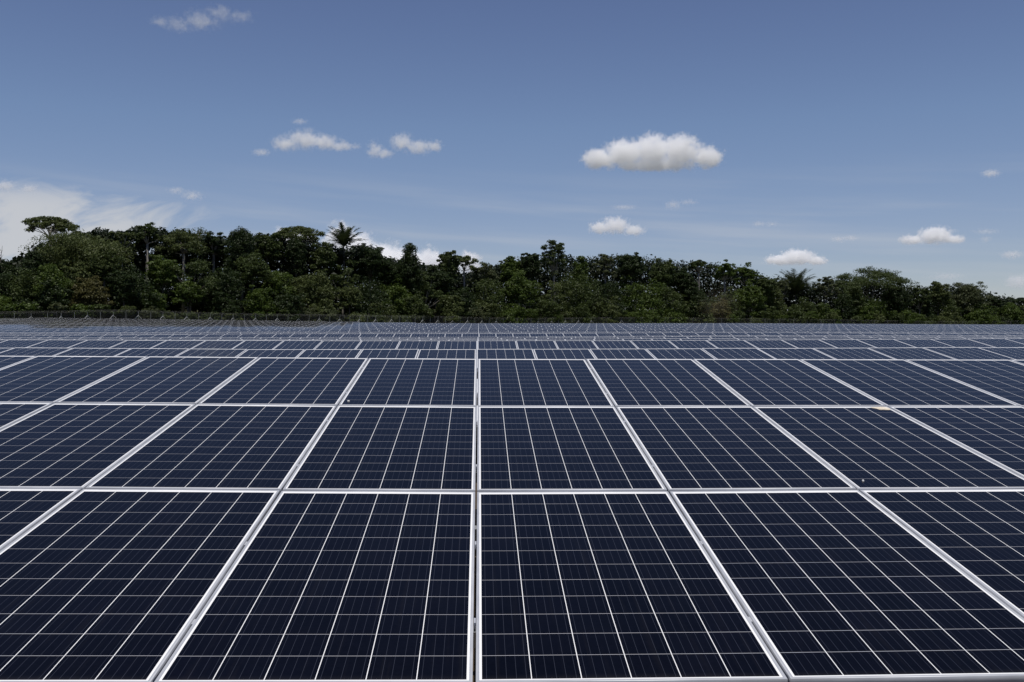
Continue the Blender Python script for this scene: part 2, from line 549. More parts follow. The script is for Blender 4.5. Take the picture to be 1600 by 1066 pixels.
count = 0
ROWN = ['bottom', 'middle', 'top']
vis = {0: (-4, 5), 1: (-6, 6), 2: (-7, 7)}
for row in (0, 1, 2):
    for c in range(vis[row][0], vis[row][1]):
        side = 'right' if c >= 0 else 'left'
        n = c if c >= 0 else -c - 1
        extra = {(0, 0): 'blackish blue', (0, -1): 'blackish blue'}.get((row, c), 'dark blue')
        dirt = ' with a beige smear on its far corner' if (row, c) == (1, 2) else ''
        lab = f'{extra} solar panel in nearest table, {ROWN[row]} row, {ORD[n]} {side} of the central gap'
        if dirt: lab = 'dark blue solar panel with a beige smear at its far corner, nearest table'
        place_panel(near_matrix(c, row, rng.uniform(-.0015, .0015), rng.uniform(-.001, .001)), lab, 'solar panels of the nearest table')
        count += 1


def span(k):
    y = row_y(k)
    a = int(math.floor((-(800 + 30) / F * y + y * math.tan(PSI)) / PITCH))
    b = int(math.ceil(((800 + 30) / F * y * 1.03 + y * math.tan(PSI)) / PITCH))
    return a, b


TN = {2: 'second', 3: 'third'}
for k in (2, 3):
    a, b = span(k)
    for c in range(a, b):
        side = 'right' if c >= 0 else 'left'
        n = c if c >= 0 else -c - 1
        lab = f'solar panel in the {TN[k]} table from the camera, {ORD[n]} {side} of the central gap'
        place_panel(table_matrix(k, c, 2), lab, f'solar panels of the {TN[k]} table')
        count += 1

wv, wf, wuv, wfm = whole_geo()
FT = {4: 'fourth', 5: 'fifth', 6: 'sixth', 7: 'seventh', 11: 'first'}
small = None
LIM = 304


def place_small(k, c, lab, grp):
    global small, count
    if small is None:
        small = mesh_obj('solar_panel', wv, wf, [alu, cm], fm=wfm, uvs=wuv)
        o = small
    else:
        o = small.copy(); COL.objects.link(o)
    o.matrix_world = table_matrix(k, c, 2)
    tag(o, lab, 'solar panel', grp)
    count += 1


singles = set()
for k in (7, 6, 5, 4):
    a, b = span(k)
    lab = {4: 'thin sliver of a small solar panel in the fourth table, just behind the third table',
           5: 'thin sliver of a small solar panel in the fifth table from the camera',
           6: 'narrow strip of a small solar panel in the sixth table from the camera',
           7: 'small blue solar panel in the clearly framed seventh table, where the slope begins'}[k]
    for c in range(a, b):
        if count >= LIM: break
        place_small(k, c, lab, f'small solar panels of the {FT[k]} table')
        singles.add((k, c))
print('panels as things', count)

# everything else of the field in one mesh: lower, hidden courses of the middle tables and all the tables up the far slope
V, Fc, UV, FM = [], [], [], []
nb_ = 0


def add_whole(M):
    global nb_
    m = np.array(M)
    V.append(wv @ m[:3, :3].T + m[:3, 3]); Fc.append(wf + nb_); UV.append(wuv); FM.append(wfm)
    nb_ += len(wv)


for k in range(2, 8):
    a, b = span(k)
    for c in range(a, b):
        for row in (0, 1, 2):
            if row == 2 and (k in (2, 3) or (k, c) in singles): continue
            add_whole(table_matrix(k, c, row))
for k in range(8, 23):
    a, b = span(k)
    for c in range(a, b):
        X = EX * (c * PITCH) + EY * row_y(k)
        p = px_of(X.x, X.y)
        if k > 18 and p > {19: 640, 20: 560, 21: 500, 22: 430}[k]: continue
        if X.y > fence_d(p) - 9: continue
        for row in ((1, 2) if k > 10 else (2,)):
            add_whole(table_matrix(k, c, row))
o = mesh_obj('distant_solar_panels', np.concatenate(V), np.concatenate(Fc), [alu, cm], fm=np.concatenate(FM), uvs=np.concatenate(UV))
tag(o, 'countless tiny blue solar panels in rows covering the far slope below the forest', 'solar panels', kind='stuff')

# rack of the nearest table
rack = empty('mounting_rack', near_point(0, 0, -0.9))
bpy.context.view_layer.update()
inv = rack.matrix_basis.inverted()


def plane_box(mb, u0, u1, v0, v1, n0, n1):
    b = len(mb.v)
    for n in (n0, n1):
        for v in (v0, v1):
            for u in (u0, u1):
                mb.v.append(inv @ near_point(u, v, n))
    for q in ((0, 2, 3, 1), (4, 5, 7, 6), (0, 1, 5, 4), (2, 6, 7, 3), (0, 4, 6, 2), (1, 3, 7, 5)):
        mb.f.append([b + i for i in q])


for row in range(3):
    for pv in (0.44, 1.50):
        m = MB(); plane_box(m, -5.6, 5.6, row * ROWL + pv - .025, row * ROWL + pv + .025, -DEP - .062, -DEP - .002)
        m.build('purlin', galv, rack)
for c in range(-4, 5, 2):
    m = MB(); plane_box(m, c * PITCH + .45, c * PITCH + .52, 0.3, 5.6, -DEP - .16, -DEP - .064); m.build('rafter', galv, rack)
    for v in (1.2, 4.6):
        t = near_point(c * PITCH + .485, v, -DEP - .165)
        m = MB(); m.box((t.x, t.y, (t.z - 0.3) / 2), (.1, .06, t.z + 0.3), inv); m.build('post', galv, rack)
for row in range(3):
    for pv in (0.44, 1.21 if row == 0 else 1.50):
        for c in (range(-2, 3) if row == 0 else (-1, 0, 1)):
            m = MB()
            u = c * PITCH
            plane_box(m, u - .0036, u + .0036, row * ROWL + pv - .02, row * ROWL + pv + .02, -.030, -.006)
            m.build('clamp', alu, rack)
tag(rack, 'galvanised steel rack carrying the nearest solar table, seen through its gaps', 'mounting rack')

# dirt and droppings on the glass
drop = noisy('dried_dropping', (0.62, 0.52, 0.38), (0.75, 0.68, 0.55), 60, 0.9)
wdrop = noisy('white_dropping', (0.70, 0.70, 0.66), (0.82, 0.82, 0.80), 60, 0.9)


def splat(u, v, su, sv, seed, mat, label, name='bird_dropping', n=14, ang=0.0):
    r = random.Random(seed)
    vs, fs = [], []
    hz0 = sag(u / PITCH, int(round(v / ROWL))) * .9
    vs.append(near_point(u, v, 0.006 + hz0))
    for i in range(n):
        a = 2 * math.pi * i / n
        k = r.uniform(.6, 1.25)
        du, dv = su * k * math.cos(a), sv * k * math.sin(a)
        du, dv = du * math.cos(ang) - dv * math.sin(ang), du * math.sin(ang) + dv * math.cos(ang)
        vs.append(near_point(u + du * .7, v + dv * .7, 0.0045 + hz0)); vs.append(near_point(u + du, v + dv, -0.0014 + hz0))
    for i in range(n):
        a, b = 1 + 2 * i, 1 + 2 * ((i + 1) % n)
        fs += [[0, a, b], [a, a + 1, b + 1, b]]
    o = mesh_obj(name, vs, fs, mat)
    return tag(o, label, 'bird dropping' if name == 'bird_dropping' else 'dirt')


splat(3 * PITCH - .07, 2 * ROWL - .085, .07, .04, 3, drop, 'beige crust of dirt at the far corner of a panel in the nearest table', 'dried_dirt', ang=-.35)
splat(2 * PITCH + .085, ROWL + .13, .006, .009, 5, wdrop, 'white bird dropping on the middle row panel at right, near its front corner')
splat(-PITCH + .06, 2 * ROWL + .12, .009, .010, 6, wdrop, 'white bird dropping beside the panel seam left of the central gap')

# ------------------------------------------------------------------ fence
steel = noisy('fence_steel', (0.34, 0.34, 0.33), (0.48, 0.48, 0.46), 3.0, 0.5, 0.3)
white_st = noisy('painted_brace', (0.62, 0.62, 0.60), (0.75, 0.75, 0.73), 3.0, 0.5, 0.1)
lm = bpy.data.materials.new('chain_link')
lm.use_nodes = True
lt = lm.node_tree
lb = lt.nodes['Principled BSDF']
lb.inputs['Base Color'].default_value = (0.13, 0.13, 0.125, 1)
lb.inputs['Roughness'].default_value = 0.6
lu = nd(lt, 'ShaderNodeUVMap'); ls = nd(lt, 'ShaderNodeSeparateXYZ'); lt.links.new(lu.outputs[0], ls.inputs[0])
d1 = mth(lt, 'FRACT', mth(lt, 'MULTIPLY', mth(lt, 'ADD', ls.outputs['X'], ls.outputs['Y']), 13.0))
d2 = mth(lt, 'FRACT', mth(lt, 'MULTIPLY', mth(lt, 'SUBTRACT', ls.outputs['X'], ls.outputs['Y']), 13.0))
wire = mth(lt, 'MAXIMUM', mth(lt, 'LESS_THAN', d1, 0.06), mth(lt, 'LESS_THAN', d2, 0.06))
lt.links.new(wire, lb.inputs['Alpha'])

fx = []
p = -60.0
path = [(p_ , fence_d(p_)) for p_ in np.linspace(-60, 1640, 400)]
pts = [Vector(((q - 800) / F * d, d, 0)) for q, d in path]
cum = [0]
for a, b in zip(pts, pts[1:]): cum.append(cum[-1] + (b - a).length)
NPOST = int(cum[-1] / 4.3) if cum[-1] / 4.3 > 98 else int(cum[-1] / 3.0)
NPOST = min(NPOST, 99)
step = cum[-1] / (NPOST - 1)
# posts 3 m apart on the near left stretch, wider apart far to the right
ss = []
s_ = 0.0
while s_ < cum[-1] and len(ss) < 99:
    ss.append(s_)
    s_ += 3.0 if s_ < 190 else 7.0
fence = empty('chain_link_fence', (pts[0].x, pts[0].y, ground_z(pts[0].x, pts[0].y)))
off = -Vector(fence.location)
HF = 2.05
wv2, wf2, wuv2 = [], [], []
prev = None
for i, s_ in enumerate(ss):
    x = interp(s_, cum, [q.x for q in pts]); y = interp(s_, cum, [q.y for q in pts])
    z = ground_z(x, y)
    x2 = interp(s_ + 1, cum, [q.x for q in pts]); y2 = interp(s_ + 1, cum, [q.y for q in pts])
    t = Vector((x2 - x, y2 - y, 0)); t = t.normalized() if t.length > 1e-6 else Vector((1, 0, 0))
    b = Vector((x, y, z)) + off
    m = MB(); m.tube([b - Vector((0, 0, .2)), b + Vector((0, 0, HF))], .032, 6)
    nrm = Vector((t.y, -t.x, 0))
    m.tube([b + Vector((0, 0, HF)), b + Vector((0, 0, HF + .38)) + nrm * .32], .026, 5)
    m.build('post', steel, fence)
    if i % 2 == 0 and s_ < 260:
        for sg in (-1, 1):
            m = MB(); q = b + t * (sg * 1.35)
            q.z = ground_z(x + t.x * sg * 1.35, y + t.y * sg * 1.35) + off.z
            m.tube([b + Vector((0, 0, 1.35)) - nrm * .03, q - nrm * .03], .040, 5)
            m.build('brace', white_st, fence)
    n = len(wv2)
    wv2 += [b, b + Vector((0, 0, HF))]
    if prev is not None:
        wf2.append([n - 2, n, n + 1, n - 1])
        wuv2 += [(prev, 0), (s_, 0), (s_, HF), (prev, HF)]
    prev = s_
mesh_obj('wire_mesh', wv2, np.array(wf2), lm, fence, uvs=np.array(wuv2))
m = MB()
for hz_, n_ in ((HF, 0), (HF + .13, .1), (HF + .25, .2), (HF + .36, .3)):
    for j in range(1, len(ss)):
        a, b = Vector(wv2[2 * j - 2]), Vector(wv2[2 * j])
        t = (b - a).normalized(); nr = Vector((t.y, -t.x, 0))
        m.tube([a + Vector((0, 0, hz_)) + nr * n_, b + Vector((0, 0, hz_)) + nr * n_], .005, 3)
m.build('barbed_wire', steel, fence)
tag(fence, 'long chain-link fence with angled post tops along the forest edge', 'fence')

# ------------------------------------------------------------------ foliage
nr = np.random.default_rng(11)


def foliage_mat(name, c0, c1, trans=0.28):
    m = bpy.data.materials.new(name)
    m.use_nodes = True
    t = m.node_tree
    t.nodes.clear()
    o = nd(t, 'ShaderNodeOutputMaterial')
    g_ = nd(t, 'ShaderNodeNewGeometry')
    tcx = nd(t, 'ShaderNodeTexCoord')
    n = nd(t, 'ShaderNodeTexNoise', i_Scale=0.55, i_Detail=3.0)
    t.links.new(tcx.outputs['Object'], n.inputs['Vector'])
    f = mth(t, 'ADD', mth(t, 'MULTIPLY', g_.outputs['Random Per Island'], 0.5), smooth(t, n.outputs['Fac'], .3, .7, 0, .5))
    r = nd(t, 'ShaderNodeValToRGB')
    r.color_ramp.elements[0].color = (*c0, 1); r.color_ramp.elements[1].color = (*c1, 1)
    t.links.new(f, r.inputs[0])
    d = nd(t, 'ShaderNodeBsdfPrincipled')
    d.inputs['Roughness'].default_value = 0.55
    d.inputs['Specular IOR Level'].default_value = 0.25
    t.links.new(r.outputs[0], d.inputs['Base Color'])
    tr = nd(t, 'ShaderNodeBsdfTranslucent')
    t.links.new(r.outputs[0], tr.inputs['Color'])
    mx_ = nd(t, 'ShaderNodeMixShader')
    mx_.inputs[0].default_value = trans
    t.links.new(d.outputs[0], mx_.inputs[1]); t.links.new(tr.outputs[0], mx_.inputs[2])
    t.links.new(mx_.outputs[0], o.inputs['Surface'])
    return m


LEAF = {   # base colours of living leaves, by species

    'dark': foliage_mat('dark_leaves', (0.014, 0.026, 0.006), (0.036, 0.056, 0.013)),
    'olive': foliage_mat('olive_leaves', (0.043, 0.061, 0.016), (0.107, 0.129, 0.037)),
    'green': foliage_mat('green_leaves', (0.035, 0.062, 0.008), (0.088, 0.125, 0.019)),
    'mid': foliage_mat('mid_leaves', (0.030, 0.047, 0.010), (0.073, 0.098, 0.024)),
    'grey': foliage_mat('greyish_leaves', (0.043, 0.056, 0.021), (0.098, 0.112, 0.045)),
    'brown': foliage_mat('brownish_leaves', (0.056, 0.054, 0.016), (0.118, 0.110, 0.034)),
    'palm': foliage_mat('palm_leaves', (0.021, 0.031, 0.011), (0.053, 0.067, 0.025), 0.2),
}
bark = noisy('bark', (0.06, 0.05, 0.04), (0.14, 0.12, 0.10), 1.2, 0.9)
pale_bark = noisy('pale_bark', (0.12, 0.11, 0.09), (0.24, 0.22, 0.19), 1.2, 0.9)


def leaves(cent, rad, n, size, rs, up=0.5, flat=0.7):
    """leaf sprays round each clump centre; returns verts and quads"""
    N = len(cent)
    c = np.repeat(cent, n, 0); r_ = np.repeat(rad, n, 0)
    d = rs.normal(size=(N * n, 3)); d /= np.linalg.norm(d, axis=1, keepdims=True)
    d[:, 2] = np.where(rs.random(N * n) < up, np.abs(d[:, 2]), d[:, 2])
    q = rs.random((N * n, 1)) ** 0.45
    pos = c + d * q * r_
    nrm = d * 0.7 + np.array([0, 0, 0.6]) + rs.normal(size=(N * n, 3)) * flat
    nrm /= np.linalg.norm(nrm, axis=1, keepdims=True)
    a = np.cross(nrm, rs.normal(size=(N * n, 3))); a /= np.linalg.norm(a, axis=1, keepdims=True) + 1e-9
    b = np.cross(nrm, a)
    ln = size * rs.uniform(.6, 1.35, (N * n, 1)); wd = ln * rs.uniform(.35, .62, (N * n, 1))
    droop = -0.25 * ln * np.array([0, 0, 1])
    v = np.stack([pos - a * ln, pos + b * wd, pos + a * ln + droop, pos - b * wd], 1).reshape(-1, 3)
    f = np.arange(N * n * 4).reshape(-1, 4)
    return v, f


def crown_clumps(kind, wid, hgt, rs, dens=1.0):
    """clump centres with the crown's top at z=0, radii"""
    A = wid / 2
    if kind == 'umbrella':
        n = int(46 * dens)
        rr = np.sqrt(rs.random(n)) * A * 0.92; th = rs.random(n) * 2 * np.pi
        lob = 1 + 0.10 * np.sin(3 * th + rs.random() * 6)
        x, y = rr * np.cos(th) * lob, rr * np.sin(th) * lob
        z = -hgt * 0.18 - hgt * 0.62 * (rr / A) ** 2.2 - rs.random(n) * hgt * 0.30 + hgt * .05 * np.sin(5 * th + 2 * x / A)
        c = np.stack([x, y, z], 1)
        s = A * rs.uniform(.15, .23, n)
        r = np.stack([s, s, s * 0.42], 1)
    elif kind == 'column':
        n = int(62 * dens)
        z = -rs.random(n) * hgt
        prof = np.interp(-z / hgt, [0, .12, .35, .6, 1], [.25, .62, .85, 1, .75])
        th = rs.random(n) * 2 * np.pi
        rr = A * prof * rs.uniform(.25, .85, n)
        c = np.stack([rr * np.cos(th), rr * np.sin(th), z], 1)
        s = A * rs.uniform(.20, .42, n)
        r = np.stack([s, s, s * .8], 1); c[:, 2] -= s * .6
    else:
        n = int((96 if kind == 'round' else 44) * dens)
        d = rs.normal(size=(n, 3)); d /= np.linalg.norm(d, axis=1, keepdims=True)
        d[:, 2] = np.where(d[:, 2] < -.55, -d[:, 2], d[:, 2])
        lob = 1 + .20 * np.sin(2.3 * d[:, :1] * 3 + rs.random() * 6) + .14 * np.sin(4.1 * d[:, 1:2] * 3 + rs.random() * 6)
        c = d * rs.uniform(.45, .95, (n, 1)) * lob * np.array([A * .86, A * .86, hgt * .5])
        c[:, 2] -= hgt * .5
        s = A * rs.uniform(.11, .27, n)
        r = np.stack([s, s, s * .55], 1)
        top = (c[:, 2] + r[:, 2]).max(); c[:, 2] -= top
    return c, r


def make_tree(px_, top_y, wpx, dd, kind, hue, label, crown_h=None, dens=1.0, group=None, name='forest_tree', cat='tree',
              leaf=0.34, per=85, bark_m=None, seed=None, lean=0.0):
    D = fence_d(px_) + dd
    x = (px_ - 800) / F * D
    gz = ground_z(x, D)
    ztop = EYE + (533 - top_y) / F * D
    H = ztop - gz
    W = wpx / F * D
    rs = np.random.default_rng(seed if seed is not None else int(px_ * 7 + top_y * 13))
    ch = (crown_h / F * D) if crown_h else min(H * .72, W * 1.05)
    c, r = crown_clumps(kind, W, ch, rs, dens)
    c = c + np.array([lean, 0, H])
    root = empty(name, (x, D, gz))
    root.rotation_euler.z = 0
    v, f = leaves(c, r, per, leaf, rs)
    if kind in ('round', 'column'):        # sparse leaves inside, so that the crown is not hollow
        v2, f2 = leaves(np.array([[lean, 0, H - ch * .52]]), np.array([[W * .36, W * .36, ch * .42]]), int(len(c) * per * .22), leaf * 1.2, rs)
        f = np.concatenate([f, f2 + len(v)]); v = np.concatenate([v, v2])
    # trunk and limbs to the clumps
    m = MB()
    tr = max(.12, H * .016)
    umb = kind == 'umbrella'
    fork = Vector((lean * .5 + rs.uniform(-.3, .3), rs.uniform(-.3, .3), max(H - ch * (1.45 if umb else .8), H * .25)))
    m.tube([(0, 0, -.3), (fork.x * .3, fork.y * .4, fork.z * .5), tuple(fork)], [tr * 1.25, tr, tr * .8], 7)
    idx = rs.permutation(len(c))[:(12 if kind in ('umbrella', 'airy') else 7)]
    for i in idx:
        e = Vector(c[i]); mid = fork.lerp(e, .5) + Vector((0, 0, -.06 * (e - fork).length + rs.uniform(-.2, .2)))
        if umb:
            e.z -= ch * .10
            q1 = fork + Vector(((e.x - fork.x) * .22, (e.y - fork.y) * .22, (e.z - fork.z) * .42)) + Vector(rs.normal(size=3)) * .12
            q2 = fork + Vector(((e.x - fork.x) * .62, (e.y - fork.y) * .62, (e.z - fork.z) * .80)) + Vector(rs.normal(size=3)) * .2
            m.tube([tuple(fork), tuple(q1), tuple(q2), tuple(e)], [tr * .42, tr * .30, tr * .18, tr * .07], 5)
            for _ in range(3):
                q3 = e + Vector(rs.normal(size=3)) * W * .05
                m.tube([tuple(q2), tuple(q3)], [tr * .12, tr * .05], 4)
            continue
        m.tube([tuple(fork), tuple(mid), tuple(e)], [tr * .5, tr * .30, tr * .12], 5)
    m.build('trunk', bark_m or bark, root, shade=True)
    mesh_obj('crown', v, f, LEAF[hue], root)
    tag(root, label, cat, group)
    return root


CAN = [  # px, top, width px, depth behind fence, kind, hue, crown height px, density, label
    (78, 333, 84, 30, 'umbrella', 'olive', 30, 1.15, 'tall parasol-shaped tree with bare forked limbs rising over the forest at far left'),
    (12, 408, 62, 16, 'round', 'dark', 60, 1.0, 'dark round tree cut off by the left edge of the photo'),
    (52, 393, 46, 20, 'column', 'dark', 70, 1.0, 'narrow dark tree standing just below the parasol-shaped tree'),
    (128, 357, 176, 22, 'round', 'olive', 72, 1.5, 'broad spreading olive tree with pale limbs right of the parasol-shaped tree'),
    (190, 362, 54, 26, 'airy', 'olive', 40, 1.1, 'thin airy tree between the broad spreading tree and the round-tufted tree'),
    (230, 346, 44, 26, 'airy', 'mid', 44, 1.3, 'tall tree with a small round tuft at its top, left part of the forest'),
    (286, 354, 96, 24, 'airy', 'olive', 54, 1.7, 'wide airy tree with loose grey green sprays right of the round-tufted tree'),
    (334, 361, 50, 28, 'airy', 'dark', 46, 1.2, 'small crested tree between the wide airy tree and the spiky dark tree'),
    (378, 353, 56, 20, 'column', 'dark', 80, 1.1, 'spiky dark tree with ragged side tufts at its top'),
    (418, 364, 56, 26, 'round', 'mid', 50, 1.0, 'rounded tree left of the flat-topped tree with the vine-clad trunk'),
    (470, 352, 92, 30, 'umbrella', 'olive', 26, 1.2, 'flat-topped tree before the white cloud, its stem wrapped in vines'),
    (462, 372, 40, 22, 'column', 'dark', 64, 1.1, 'dark vine-covered column of leaves under the flat-topped tree'),
    (508, 378, 52, 22, 'round', 'mid', 56, 1.0, 'rounded tree directly left of the tall palm'),
    (578, 380, 66, 22, 'round', 'dark', 70, 1.15, 'bulky dark tree directly right of the tall palm'),
    (640, 379, 48, 14, 'column', 'dark', 100, 1.3, 'tall narrow dark tree with two knobs at its top, before the clouds'),
    (610, 402, 52, 20, 'round', 'dark', 60, 1.0, 'low dark tree between the bulky dark tree and the narrow two-knobbed tree'),
    (702, 392, 46, 20, 'round', 'mid', 60, 1.0, 'upright tree with a thin top just left of the small flat spray'),
    (726, 399, 44, 22, 'airy', 'olive', 30, 0.9, 'little tree with one flat spray of leaves before the last white cloud'),
    (680, 414, 66, 20, 'round', 'dark', 60, 1.0, 'dark rounded tree under the upright thin-topped tree'),
    (756, 408, 56, 20, 'airy', 'grey', 44, 1.5, 'pale twiggy tree right of the small flat spray'),
    (800, 400, 50, 22, 'round', 'green', 56, 1.0, 'yellowish green tree with brush-like top in the middle of the forest'),
    (828, 395, 44, 18, 'round', 'dark', 50, 1.0, 'dark tree just left of the tallest tree in the middle'),
    (865, 375, 46, 16, 'airy', 'mid', 70, 1.6, 'tallest tree in the middle, loose ragged crown above its neighbours'),
    (906, 400, 38, 14, 'column', 'green', 80, 1.0, 'bamboo-like pointed tree right of the tallest middle tree'),
    (945, 396, 40, 18, 'airy', 'grey', 50, 1.4, 'greyish tree between the pointed tree and the dense dark flat tree'),
    (986, 394, 60, 18, 'round', 'dark', 44, 1.1, 'dense dark tree with a flattish top right of the greyish tree'),
    (1034, 404, 56, 16, 'round', 'mid', 52, 1.0, 'medium green tree sloping down right of the dense dark flat tree'),
    (1092, 404, 36, 18, 'umbrella', 'mid', 16, 0.9, 'small flat-crowned tree poking above the forest right of middle'),
    (1068, 418, 50, 14, 'round', 'dark', 56, 1.0, 'dark tree under and left of the small flat-crowned tree'),
    (1133, 406, 36, 16, 'airy', 'green', 40, 1.5, 'first of two light green airy trees with visible limbs'),
    (1166, 409, 46, 18, 'airy', 'green', 46, 1.5, 'second, wider light green airy tree left of the squat palm'),
    (1196, 430, 44, 12, 'round', 'mid', 50, 1.0, 'rounded tree below the wider light green airy tree'),
    (1222, 434, 34, 16, 'airy', 'grey', 44, 1.3, 'sparse pale tree with thin stems left of the squat palm'),
    (1290, 432, 40, 14, 'airy', 'grey', 46, 1.2, 'sparse pale tree between the squat palm and the huge parasol tree'),
    (1362, 414, 132, 24, 'umbrella', 'mid', 42, 2.1, 'huge parasol-shaped tree at right with a wide layered crown'),
    (1330, 440, 56, 14, 'round', 'mid', 56, 1.0, 'round tree below the left half of the huge parasol tree'),
    (1398, 440, 54, 14, 'round', 'dark', 56, 1.0, 'dark tree below the right half of the huge parasol tree'),
    (1436, 446, 40, 14, 'airy', 'mid', 46, 1.3, 'loose tree just right of the huge parasol tree'),
    (1466, 439, 42, 16, 'round', 'olive', 50, 1.0, 'olive tree between the loose tree and the grey green dome'),
    (1512, 440, 66, 16, 'round', 'grey', 60, 1.1, 'grey green dome-shaped tree near the right end of the forest'),
    (1552, 457, 34, 14, 'airy', 'dark', 36, 1.2, 'small dark straggly tree right of the grey green dome'),
    (1592, 462, 56, 30, 'umbrella', 'dark', 18, 1.0, 'low dark flat-topped tree at the right edge of the photo'),
    (1578, 472, 50, 8, 'round', 'green', 34, 1.0, 'low green tree at the right edge under the dark flat-topped tree'),
]
for (a, b, c, d, e, h, chh, de, lab) in CAN:
    pale = e in ('airy', 'umbrella') or 'pale' in lab
    make_tree(a, b, c, d, e, h, lab, chh, de, 'tall trees of the forest edge', 'forest_tree',
              leaf=0.23 * (fence_d(a) / 230) ** .5, per={'airy': 110, 'umbrella': 190}.get(e, 125), bark_m=pale_bark if pale else bark)

# skyline as picture heights, to fill the layers below
SKX = [0, 40, 60, 140, 230, 290, 340, 380, 420, 470, 510, 580, 612, 640, 680, 730, 760, 800, 865, 906, 986, 1034, 1092, 1166, 1200, 1243, 1290, 1362, 1436, 1512, 1552, 1600]
SKY = [410, 402, 385, 362, 358, 362, 372, 366, 372, 376, 384, 386, 410, 400, 420, 428, 416, 406, 396, 404, 400, 408, 412, 418, 434, 440, 440, 436, 450, 444, 462, 474]
tallx = sorted((q[0], q[8]) for q in CAN)


def near_name(p):
    q = min(CAN, key=lambda t: abs(t[0] - p))
    return q


MIDS = []
r2 = random.Random(21)
p = -10
hues = ['dark', 'mid', 'green', 'olive', 'mid', 'dark', 'green', 'mid']
hue_word = {'dark': 'dark green', 'mid': 'mid green', 'green': 'fresh green', 'olive': 'olive', 'grey': 'greyish', 'brown': 'brownish'}
seen = {}


def uniq(base, p):
    """adds which one it is from the left when the same wording comes up again"""
    seen[base] = seen.get(base, 0) + 1
    return base


i = 0
while p < 1620:
    sk = interp(p, SKX, SKY)
    base = interp(p, [0, 400, 800, 1600], [492, 498, 503, 508])
    MIDS.append([p, sk + (base - sk) * r2.uniform(.14, .42), r2.uniform(62, 112) * (1 if p < 1100 else .8), r2.uniform(9, 14), hues[i % 8]])
    i += 1
    p += r2.uniform(36, 54)
LOWS = []
p = -5
i = 0
while p < 1620:
    sk = interp(p, SKX, SKY)
    base = interp(p, [0, 400, 800, 1600], [492, 498, 503, 508])
    LOWS.append([p, sk + (base - sk) * r2.uniform(.46, .72), r2.uniform(46, 84) * (1 if p < 1100 else .75), r2.uniform(5, 8), r2.choice(['mid', 'green', 'green', 'olive', 'dark', 'mid'])])
    p += r2.uniform(38, 62)
LOWS = [q for q in LOWS if abs(q[0] - 140) > 20 and abs(q[0] - 1125) > 18]
LOWS += [[140, 430, 72, 7, 'brown'], [1125, 466, 50, 7, 'brown']]
BUSH = []
p = 8
while p < 1620:
    base = interp(p, [0, 400, 800, 1600], [492, 498, 503, 508])
    BUSH.append([p, base - r2.uniform(9, 22), r2.uniform(26, 44), r2.uniform(2.0, 3.6), r2.choice(['grey', 'green', 'olive', 'mid', 'green'])])
    p += r2.uniform(30, 46)


def label_layer(items, word, where):
    """names each lower tree by its colour and the tall tree it stands under, numbering from the left where several share one"""
    rows = {}
    for q in sorted(items):
        n = near_name(q[0])
        rows.setdefault((q[4], n[0]), []).append(q)
    res = []
    short = {}
    for (hue, cx), qs in rows.items():
        for j, q in enumerate(qs):
            which = '' if len(qs) == 1 else ('left ' if j == 0 else ('right ' if j == len(qs) - 1 else 'middle '))
            res.append((q, f'{which}{hue_word[hue]} {word} {where} the {SHORT[cx]}'))
    return res


SHORT = {78: 'far left parasol tree', 12: 'cut-off round tree', 52: 'narrow dark tree at far left', 128: 'broad spreading olive tree', 190: 'thin airy tree at left',
         230: 'round-tufted tree', 286: 'wide airy tree', 334: 'small crested tree', 378: 'spiky dark tree', 418: 'rounded tree left of the vines',
         470: 'flat-topped vine-stemmed tree', 462: 'vine-covered column', 508: 'tree left of the tall palm', 578: 'bulky dark tree by the palm', 640: 'narrow two-knobbed tree',
         610: 'low dark tree by the clouds', 702: 'upright thin-topped tree', 726: 'little flat-sprayed tree', 680: 'dark tree before the clouds', 756: 'pale twiggy tree',
         800: 'yellowish brush-topped tree', 828: 'dark tree left of the tallest', 865: 'tallest middle tree', 906: 'bamboo-like pointed tree', 945: 'greyish middle tree',
         986: 'dense dark flat tree', 1034: 'sloping medium green tree', 1092: 'small flat-crowned tree', 1068: 'dark tree by the flat crown', 1133: 'first light green airy tree',
         1166: 'second light green airy tree', 1196: 'rounded tree left of the squat palm', 1222: 'sparse tree left of the squat palm', 1290: 'sparse tree right of the squat palm',
         1362: 'huge right parasol tree', 1330: 'round tree under the parasol', 1398: 'dark tree under the parasol', 1436: 'loose tree at right', 1466: 'olive tree at right',
         1512: 'grey green dome', 1552: 'small straggly tree', 1592: 'flat-topped tree at right edge', 1578: 'low green right edge tree'}
for q, lab in label_layer(MIDS, 'mid-height tree', 'half covering'):
    kd, wq, hq = r2.choice(['round', 'round', 'column', 'airy']), q[2], q[2] * r2.uniform(.8, 1.3)
    if q[0] > 1180 and r2.random() < .7: kd, wq, hq = 'column', q[2] * .62, q[2] * 1.1
    make_tree(q[0], q[1], wq, q[3], kd, q[4], lab, hq, 1.05, 'mid-height trees of the forest edge', 'forest_tree', per=100, bark_m=r2.choice([bark, pale_bark]),
              leaf=0.24 * (fence_d(q[0]) / 230) ** .5)
for q, lab in label_layer(LOWS, 'low tree', 'in front of'):
    if q[4] == 'brown':
        lab = 'reddish brown rounded low tree below the broad spreading olive tree' if q[0] < 500 else 'dusty brown low tree wrapped in thin dust right of middle'
    make_tree(q[0], q[1], q[2], q[3], 'round', q[4], lab, q[2] * .95, 0.85, 'low trees behind the fence', 'forest_tree', per=85,
              leaf=0.23 * (fence_d(q[0]) / 230) ** .5)
for q, lab in label_layer(BUSH, 'bush', 'close behind the fence before'):
    make_tree(q[0], q[1], q[2], q[3], 'round', q[4], lab, q[2] * .6, 0.5, 'bushes behind the fence', 'bush', 'bush', per=60, leaf=0.20)

